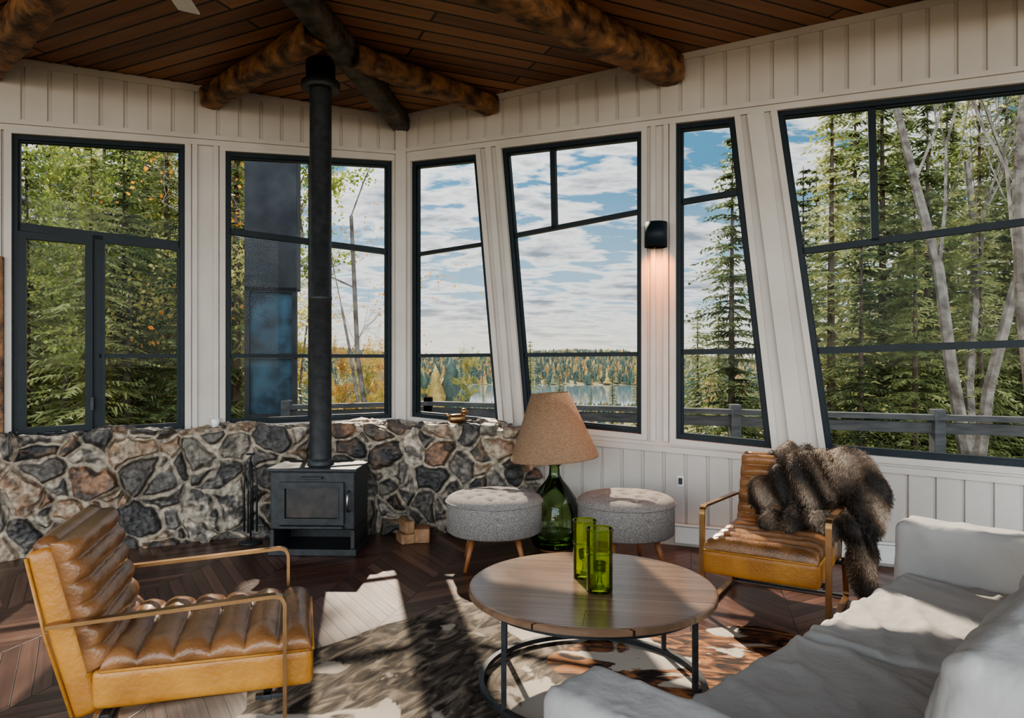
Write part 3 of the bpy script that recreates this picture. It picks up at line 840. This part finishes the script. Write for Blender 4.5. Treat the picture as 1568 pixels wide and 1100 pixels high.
# ------------------------------------------------------------------ exterior: deck & rail
def wl_pt(side_, u, off):
    if side_ == 'R': return Vector((CX + u * .920 + off * .392, CY - u * .392 + off * .920, 0))
    return Vector((CX - u * .9015 - off * .4329, CY - u * .4329 + off * .9015, 0))
OFF = 1.75
RA, RC = wl_pt('R', 8, OFF), wl_pt('L', 6.5, OFF)
RB = Vector((CX + .02, CY + OFF / math.cos((abs(AR) + AL) / 2), 0))
RD = RB.lerp(RC, .22)
mk('deck', [(*wl_pt('R', 8, .15).xy, -.12), (*RA.xy, -.12), (*RB.xy, -.12), (*RD.xy, -.12), (*wl_pt('L', 1.6, .15).xy, -.12), (CX, CY + .17, -.12)], [(0, 1, 2, 3, 4, 5)], M['deck'])
rl = empty('deck_railing')
def seg(name, a, b, z0, z1, w):
    d = (b - a); L = d.length; an = math.atan2(d.y, d.x); m_ = (a + b) / 2
    o = box(name, -L / 2, L / 2, -w / 2, w / 2, z0, z1, M['rail'], rl, .004); o.location.x, o.location.y = m_.x, m_.y; o.rotation_euler = (0, 0, an)
for a, b, n in ((RA, RB, 5), (RB, RD, 1)):
    seg('top_rail', a, b, .90, .95, .12); seg('mid_rail', a, b, .78, .88, .04); seg('low_rail', a, b, .12, .22, .04)
    for i in range(n + 1):
        p = a.lerp(b, i / n); pp = box('post', -.05, .05, -.05, .05, -.6, 1.0, M['rail'], rl, .005); pp.location.x, pp.location.y = p.x, p.y
ax = empty('outdoor_annex', (-3.05, 9.3, 0), R(12))
box('clad_top', -.35, .28, -.3, .3, 2.35, 4.4, M['annex'], ax, .01)
frame('annex_window', [(-.35, .7), (.28, .7), (.28, 2.35), (-.35, 2.35)], .06, -.3, -.2, M['annex'], ax)
box('annex_pane', -.3, .23, -.26, -.25, .75, 2.3, M['painted_pane'], ax)
box('annex_bar', -.35, .28, -.3, -.22, 1.45, 1.52, M['annex'], ax)
box('annex_bar_1', -.35, .28, -.3, -.22, 2.30, 2.36, M['annex'], ax)
box('annex_base', -.35, .28, -.3, .3, -1.5, .72, M['annex'], ax)

# ------------------------------------------------------------------ terrain
def terr(x, y):
    r = np.hypot(x, y)
    z = -1.6 - np.clip(r - 10, 0, 400) * .056
    z = np.maximum(z, -13.5)
    far = np.clip((y - 372 + .18 * np.abs(x - 60) + 14 * np.sin(x * .02)) / 190, 0, 1)
    z = z + far * (12.5 + 3.0 * np.sin(x * .011 + 1) + 2 * np.sin(x * .027))
    lft = np.clip((-x - 25) / 120, 0, 1) * np.clip((y - 60) / 100, 0, 1)
    z = z + lft * 7
    z = z + .35 * np.sin(x * .31) * np.sin(y * .27) * np.clip((r - 11) / 8, 0, 1)
    return z
gy = np.r_[np.linspace(-30, 60, 46), np.linspace(64, 240, 45), np.linspace(248, 800, 70)]
gx = np.r_[np.linspace(-700, -80, 50), np.linspace(-76, 80, 79), np.linspace(90, 700, 50)]
GX, GY = np.meshgrid(gx, gy, indexing='ij'); GZ = terr(GX, GY)
V = np.stack([GX, GY, GZ], 2).reshape(-1, 3); ny_ = len(gy)
I = (np.arange(len(gx) - 1)[:, None] * ny_ + np.arange(ny_ - 1)[None]).ravel()
np_mesh('terrain', V, np.stack([I, I + ny_, I + ny_ + 1, I + 1], 1), M['ground'], None, True)
mk('lake', [(-700, 120, -12), (700, 120, -12), (700, 790, -12), (-700, 790, -12)], [(0, 1, 2, 3)], M['lake'])

def crowns(name, pts, hs, ws, cols):
    n = len(pts); sd = 6
    V = np.zeros((n, 3 * sd + 1, 3)); 
    for li, (rr, zz_) in enumerate([(1.0, .08), (.72, .45), (.36, .75)]):
        for k in range(sd):
            a = 2 * math.pi * k / sd + li
            j = rng.uniform(.75, 1.25, n)
            V[:, li * sd + k, 0] = pts[:, 0] + np.cos(a) * ws * rr * j
            V[:, li * sd + k, 1] = pts[:, 1] + np.sin(a) * ws * rr * j
            V[:, li * sd + k, 2] = pts[:, 2] + hs * zz_ * rng.uniform(.9, 1.1, n)
    V[:, -1] = pts; V[:, -1, 2] += hs
    T = []
    for li in range(2):
        for k in range(sd):
            a, b = li * sd + k, li * sd + (k + 1) % sd
            T += [(a, b, b + sd), (a, b + sd, a + sd)]
    for k in range(sd): T.append((2 * sd + k, 2 * sd + (k + 1) % sd, 3 * sd))
    T = np.array(T); F = (np.arange(n)[:, None, None] * (3 * sd + 1) + T[None]).reshape(-1, 3)
    c = np.repeat(cols * 1.0, 3 * sd + 1, 0) * rng.uniform(.8, 1.2, (n * (3 * sd + 1), 1))
    np_mesh(name, V.reshape(-1, 3), F, M['forest'], None, False, c)
fpal = np.array([(.05, .08, .06), (.06, .09, .06), (.05, .07, .06), (.30, .17, .06), (.32, .23, .08), (.045, .07, .06), (.14, .14, .07), (.07, .095, .065), (.05, .075, .06), (.20, .14, .06)])
def scatter(n, y0, y1, a0, a1, h0, h1, name):
    y = np.sqrt(rng.uniform(y0 ** 2, y1 ** 2, n)); x = y * rng.uniform(a0, a1, n); z = terr(x, y)
    ok = z > -12.2
    x, y, z = x[ok], y[ok], z[ok]; m = len(x)
    h = rng.uniform(h0, h1, m); w = h * rng.uniform(.2, .35, m)
    crowns(name, np.stack([x, y, z], 1), h, w, fpal[rng.integers(0, len(fpal), m)])
scatter(15000, 372, 640, -.9, .9, 3, 6.5, 'far_shore_forest')
scatter(2200, 60, 300, -.85, -.07, 3, 6.5, 'near_shore_forest')
scatter(700, 60, 215, .2, .9, 3, 7, 'hillside_forest')
scatter(600, 60, 215, -.1, .22, 1.0, 2.0, 'lakeside_shrubs')

# ------------------------------------------------------------------ near trees
def spruce_mesh(seed, H=10, Rm=1.9, dens=1.0):
    r = np.random.default_rng(seed)
    V, F = tube_data([(0, 0, 0), (0.03, 0, H * .5), (0, 0, H)], [.13, .07, .01], 7)
    V = [tuple(v) for v in V]
    QV = []
    nw = int(62 * dens)
    for i in range(nw):
        t = (i + r.uniform(-.4, .4)) / nw; z0 = H * (.05 + .95 * t)
        L0 = Rm * (1 - t) ** .75 * (1.0) + .12
        for b in range(r.integers(5, 9)):
            a = r.uniform(0, 2 * math.pi); L = L0 * r.uniform(.6, 1.1)
            d = np.array([math.cos(a), math.sin(a), 0]); sdv = np.array([-d[1], d[0], 0])
            dr = r.uniform(.15, .45)
            npt = max(4, int(L / .10))
            for k in range(npt):
                s = (k + .5) / npt
                p = np.array([0, 0, z0]) + d * L * s + np.array([0, 0, .12 * L * s - dr * L * s * s])
                for sg in (-1, 1):
                    tl = (.12 + .30 * L * (1 - s) * .6) * r.uniform(.6, 1.2)
                    tv = sdv * sg * .8 + d * r.uniform(.3, .9) + np.array([0, 0, r.uniform(-.7, .05)])
                    tv /= np.linalg.norm(tv)
                    wv = np.cross(tv, [r.normal() * .4, r.normal() * .4, 1]); wv /= np.linalg.norm(wv) + 1e-6
                    wd = r.uniform(.018, .04)
                    QV.append((p - wv * wd, p + wv * wd, p + tv * tl + wv * wd * .3, p + tv * tl - wv * wd * .3))
    return V, F, np.array(QV)
def build_tree(name, V, F, Q, barkm, leafm):
    me = bpy.data.meshes.new(name); nq = len(Q); nv = len(V)
    QF = [tuple(nv + 4 * i + k for k in range(4)) for i in range(nq)]
    allV = [tuple(v) for v in V] + [tuple(p) for p in Q.reshape(-1, 3)] if nq else [tuple(v) for v in V]
    me.from_pydata(allV, [], list(F) + QF); me.materials.append(barkm); me.materials.append(leafm)
    mi = np.r_[np.zeros(len(F), dtype=np.int32), np.ones(nq, dtype=np.int32)]; me.polygons.foreach_set('material_index', mi)
    me.update(); return me
def decid_mesh(seed, H=9, leaves=6000, leaf=.05, r0=.13, spread=.55, lean=0, thin=.5):
    r = np.random.default_rng(seed); V = []; F = []; tips = []
    def grow(p, d, L, rad, dep):
        pts = [p]; n = 5; rr = [rad]
        for i in range(n):
            d = d + r.normal(0, .10, 3) + np.array([0, 0, .05]); d /= np.linalg.norm(d)
            p = p + d * L / n; pts.append(p); rr.append(rad * (1 - .5 * (i + 1) / n))
            if dep > 0 and (dep < 4 or i > 1):
                for _ in range(1 if dep > 3 else r.integers(1, 3)):
                    dd = d + r.normal(0, spread, 3); dd /= np.linalg.norm(dd)
                    if r.random() < .85: grow(p, dd, L * r.uniform(.42, .68), rr[-1] * thin, dep - 1)
            if dep <= 1: tips.append(p)
        a, b = tube_data(pts, rr, 6 if dep > 3 else 3, False)
        o = len(V); V.extend(a); F.extend([tuple(o + q for q in f) for f in b])
    grow(np.zeros(3), np.array([lean, 0, 1.0]), H * .75, r0, 4)
    T = np.array(tips); Q = np.zeros((0, 4, 3))
    if leaves and len(T):
        c = T[r.integers(0, len(T), leaves)] + r.normal(0, .10, (leaves, 3))
        u = r.normal(0, 1, (leaves, 3)); u /= np.linalg.norm(u, axis=1)[:, None]
        w = np.cross(u, r.normal(0, 1, (leaves, 3))); w /= np.linalg.norm(w, axis=1)[:, None]
        s = (leaf * r.uniform(.6, 1.2, leaves))[:, None]
        Q = np.stack([c - u * s, c + w * s * .7, c + u * s, c - w * s * .7], 1)
    return V, F, Q
SPR = [build_tree('spruce_a', *spruce_mesh(1, 10, 1.9), M['bark_dark'], M['needle']),
       build_tree('spruce_b', *spruce_mesh(2, 10, 1.4), M['bark_dark'], M['needle']),
       build_tree('spruce_c', *spruce_mesh(3, 10, 2.3), M['bark_dark'], M['needle'])]
DEC = [build_tree('birch_full', *decid_mesh(11, 9, 9000, .05), M['bark'], M['leaf_g']),
       build_tree('birch_full_b', *decid_mesh(12, 9, 8000, .05), M['bark'], M['leaf_g'])]
DY = build_tree('autumn_full', *decid_mesh(12, 9, 8000, .06), M['bark'], M['leaf_y'])
BARE = [build_tree('birch_bare', *decid_mesh(21, 8, 450, .045, .06, .5), M['bark'], M['leaf_o']),
        build_tree('birch_bare_b', *decid_mesh(24, 9, 900, .035, .095, .42, .05, .42), M['bark'], M['leaf_g'])]
def plant(name, me, x, y, s, z=None, rz=None):
    o = bpy.data.objects.new(name, me); COL.objects.link(o)
    zt = float(terr(np.array(float(x)), np.array(float(y)))) - .15 if z is None else z
    o.location = (x, y, zt); o.scale = (s, s, s); o.rotation_euler = (0, 0, random.uniform(0, 6.28) if rz is None else rz); return o
def at(px_, d): return ((px_ - 784) / 1100 * d, d)
for p, d, s in [(40, 13, .8), (110, 15, .95), (190, 13.5, .8), (255, 15, .95), (-60, 12, 1.1), (75, 20, 1.15), (160, 21, 1.3), (230, 23, 1.4), (300, 22, 1.2), (10, 25, 1.2), (-120, 20, 1.3), (330, 28, 1.4), (120, 30, 1.6), (-20, 34, 1.5), (210, 33, 1.8), (290, 36, 1.8), (60, 16.5, .8), (225, 18, 1.2), (275, 12.5, .6), (140, 12, .7)]:
    plant('spruce_tree', random.choice(SPR), *at(p, d), s)
for p, d, s in [(215, 13.5, .7), (150, 16, .75), (30, 15, .6), (370, 16, .95), (395, 24, 1.1), (350, 19, .9), (250, 17, .9), (95, 13, .55)]:
    plant('birch_tree', random.choice(DEC), *at(p, d), s)
for p, d, s in [(362, 14, 1.0), (385, 22, 1.2), (430, 26, 1.0), (355, 18, 1.1)]:
    plant('spruce_tree', SPR[1], *at(p, d), s)
plant('bare_birch_tree', BARE[0], *at(548, 13), .74, None, 1.0); plant('bare_birch_tree', BARE[0], *at(600, 11.5), .9, -1.7, 3.0)
plant('bare_birch_tree', BARE[0], *at(470, 19), .75)
for p, d, s in [(520, 20, .3), (575, 26, .33), (460, 18, .4), (655, 34, .36), (700, 40, .38), (600, 30, .4)]:
    plant('autumn_bush', DY, *at(p, d), s)
for p, d, s in [(812, 24, .46), (857, 26, .36), (938, 30, .34), (975, 26, .36), (905, 44, .36), (740, 46, .36), (1000, 22, .5)]:
    plant('spruce_tree', SPR[1], *at(p, d), s)
plant('spruce_tree', SPR[0], *at(1122, 15.5), .86); plant('spruce_tree', SPR[0], *at(1068, 20), .55); plant('spruce_tree', SPR[0], *at(1172, 19), .62)
plant('spruce_tree', SPR[2], *at(1100, 26), .6)
for p, d, s in [(1275, 13, .9), (1350, 15, 1.05), (1420, 14, .9), (1500, 15, .95), (1580, 14, .95), (1230, 17, .85), (1310, 20, 1.2), (1460, 20, 1.2), (1540, 22, 1.3), (1380, 25, 1.4), (1620, 18, 1.3), (1700, 14, 1.2), (1250, 28, 1.2), (1320, 11.5, .6), (1400, 11.5, .62), (1500, 12.2, .65), (1450, 16.5, 1.0), (1570, 17, 1.1)]:
    plant('spruce_tree', random.choice(SPR), *at(p, d), s)
for p, d, s, z, rz in [(1475, 9.3, 1.0, -1.6, 0.3), (1520, 9.8, 1.1, -1.6, 2.0), (1565, 9, .95, -1.6, 4.2), (1500, 11.5, 1.0, -1.6, 1.2)]:
    plant('bare_birch_tree', BARE[1], *at(p, d), s, z, rz)

# ------------------------------------------------------------------ world
az = Vector((-.22, 1, 0)).normalized(); el = R(38.5)
sd_ = Vector((az.x * math.cos(el), az.y * math.cos(el), math.sin(el)))
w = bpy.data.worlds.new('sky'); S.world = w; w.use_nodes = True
N, L = w.node_tree.nodes, w.node_tree.links
bg = N['Background']
tc = N.new('ShaderNodeTexCoord'); sx = N.new('ShaderNodeSeparateXYZ'); L.new(tc.outputs['Generated'], sx.inputs[0])
def mth(op, a, b=None, c=None):
    n = N.new('ShaderNodeMath'); n.operation = op
    for i, v in enumerate((a, b, c)):
        if v is None: continue
        if isinstance(v, (int, float)): n.inputs[i].default_value = v
        else: L.new(v, n.inputs[i])
    return n.outputs[0]
zc = mth('MAXIMUM', sx.outputs[2], 0.0); zd = mth('ADD', zc, .15)
dx = mth('DIVIDE', sx.outputs[0], zd); dy = mth('DIVIDE', sx.outputs[1], zd)
cb = N.new('ShaderNodeCombineXYZ'); L.new(dx, cb.inputs[0]); L.new(mth('MULTIPLY', dy, 1.45), cb.inputs[1])
n0 = N.new('ShaderNodeTexNoise'); n0.inputs['Scale'].default_value = 1.0; n0.inputs['Detail'].default_value = 2
L.new(cb.outputs[0], n0.inputs['Vector'])
n1 = N.new('ShaderNodeTexNoise'); n1.inputs['Scale'].default_value = 3.2; n1.inputs['Detail'].default_value = 11; n1.inputs['Roughness'].default_value = .58; n1.inputs['Distortion'].default_value = .1
L.new(cb.outputs[0], n1.inputs['Vector'])
# coverage varies slowly across the sky so the deck is not an even tiling
dens = mth('ADD', n1.outputs['Fac'], mth('MULTIPLY', mth('SUBTRACT', n0.outputs['Fac'], .5), .55))
cr = ramp(N, [(.42, (0, 0, 0)), (.52, (1, 1, 1))]); L.new(dens, cr.inputs['Fac'])
cc_ = ramp(N, [(.46, (1.0, .97, .91)), (.56, (.60, .61, .62)), (.68, (.22, .27, .32))]); L.new(dens, cc_.inputs['Fac'])
sk = ramp(N, [(.0, (.72, .72, .66)), (.08, (.34, .48, .58)), (.25, (.09, .24, .38)), (1, (.04, .13, .30))]); L.new(zc, sk.inputs['Fac'])
mx = N.new('ShaderNodeMix'); mx.data_type = 'RGBA'; L.new(cr.outputs['Color'], mx.inputs[0]); L.new(sk.outputs['Color'], mx.inputs[6]); L.new(cc_.outputs['Color'], mx.inputs[7])
hz = N.new('ShaderNodeMix'); hz.data_type = 'RGBA'
hr = ramp(N, [(.0, (.8, .8, .8)), (.08, (0, 0, 0))]); L.new(zc, hr.inputs['Fac']); L.new(hr.outputs['Color'], hz.inputs[0]); L.new(mx.outputs[2], hz.inputs[6]); hz.inputs[7].default_value = (.80, .75, .62, 1)
gr = N.new('ShaderNodeMix'); gr.data_type = 'RGBA'
L.new(mth('GREATER_THAN', sx.outputs[2], -.01), gr.inputs[0]); gr.inputs[6].default_value = (.20, .165, .12, 1); L.new(hz.outputs[2], gr.inputs[7])
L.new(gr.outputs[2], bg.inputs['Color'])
back_fill = mth('MAXIMUM', mth('MULTIPLY', sx.outputs[1], -1.0), 0.0)  # added interior fill: sky strength raised behind the camera
vd = N.new('ShaderNodeVectorMath'); vd.operation = 'DOT_PRODUCT'; L.new(tc.outputs['Generated'], vd.inputs[0]); vd.inputs[1].default_value = tuple(sd_)
glow = mth('POWER', mth('MAXIMUM', vd.outputs['Value'], 0.0), 14.0)
L.new(mth('ADD', mth('MULTIPLY_ADD', back_fill, 6.6, 1.1), mth('MULTIPLY', glow, 1.3)), bg.inputs['Strength'])

sun = bpy.data.lights.new('sun', 'SUN'); sun.energy = 7.5; sun.angle = R(.8); sun.color = (1, .86, .68)
sn = bpy.data.objects.new('sun', sun); COL.objects.link(sn)
sn.rotation_euler = (-sd_).to_track_quat('-Z', 'Y').to_euler(); sn.location = (0, 30, 25)

# ------------------------------------------------------------------ camera
cam = bpy.data.cameras.new('camera'); co_ = bpy.data.objects.new('camera', cam); COL.objects.link(co_)
cam.sensor_width = 36; cam.lens = 36 * 1100 / 1568; cam.clip_end = 2000; cam.clip_start = .05
co_.location = (0, 0, 1.45); co_.rotation_euler = (R(90), 0, 0)
S.camera = co_
S.view_settings.view_transform = 'AgX'
S.view_settings.look = 'AgX - Medium High Contrast'
S.view_settings.exposure = .28
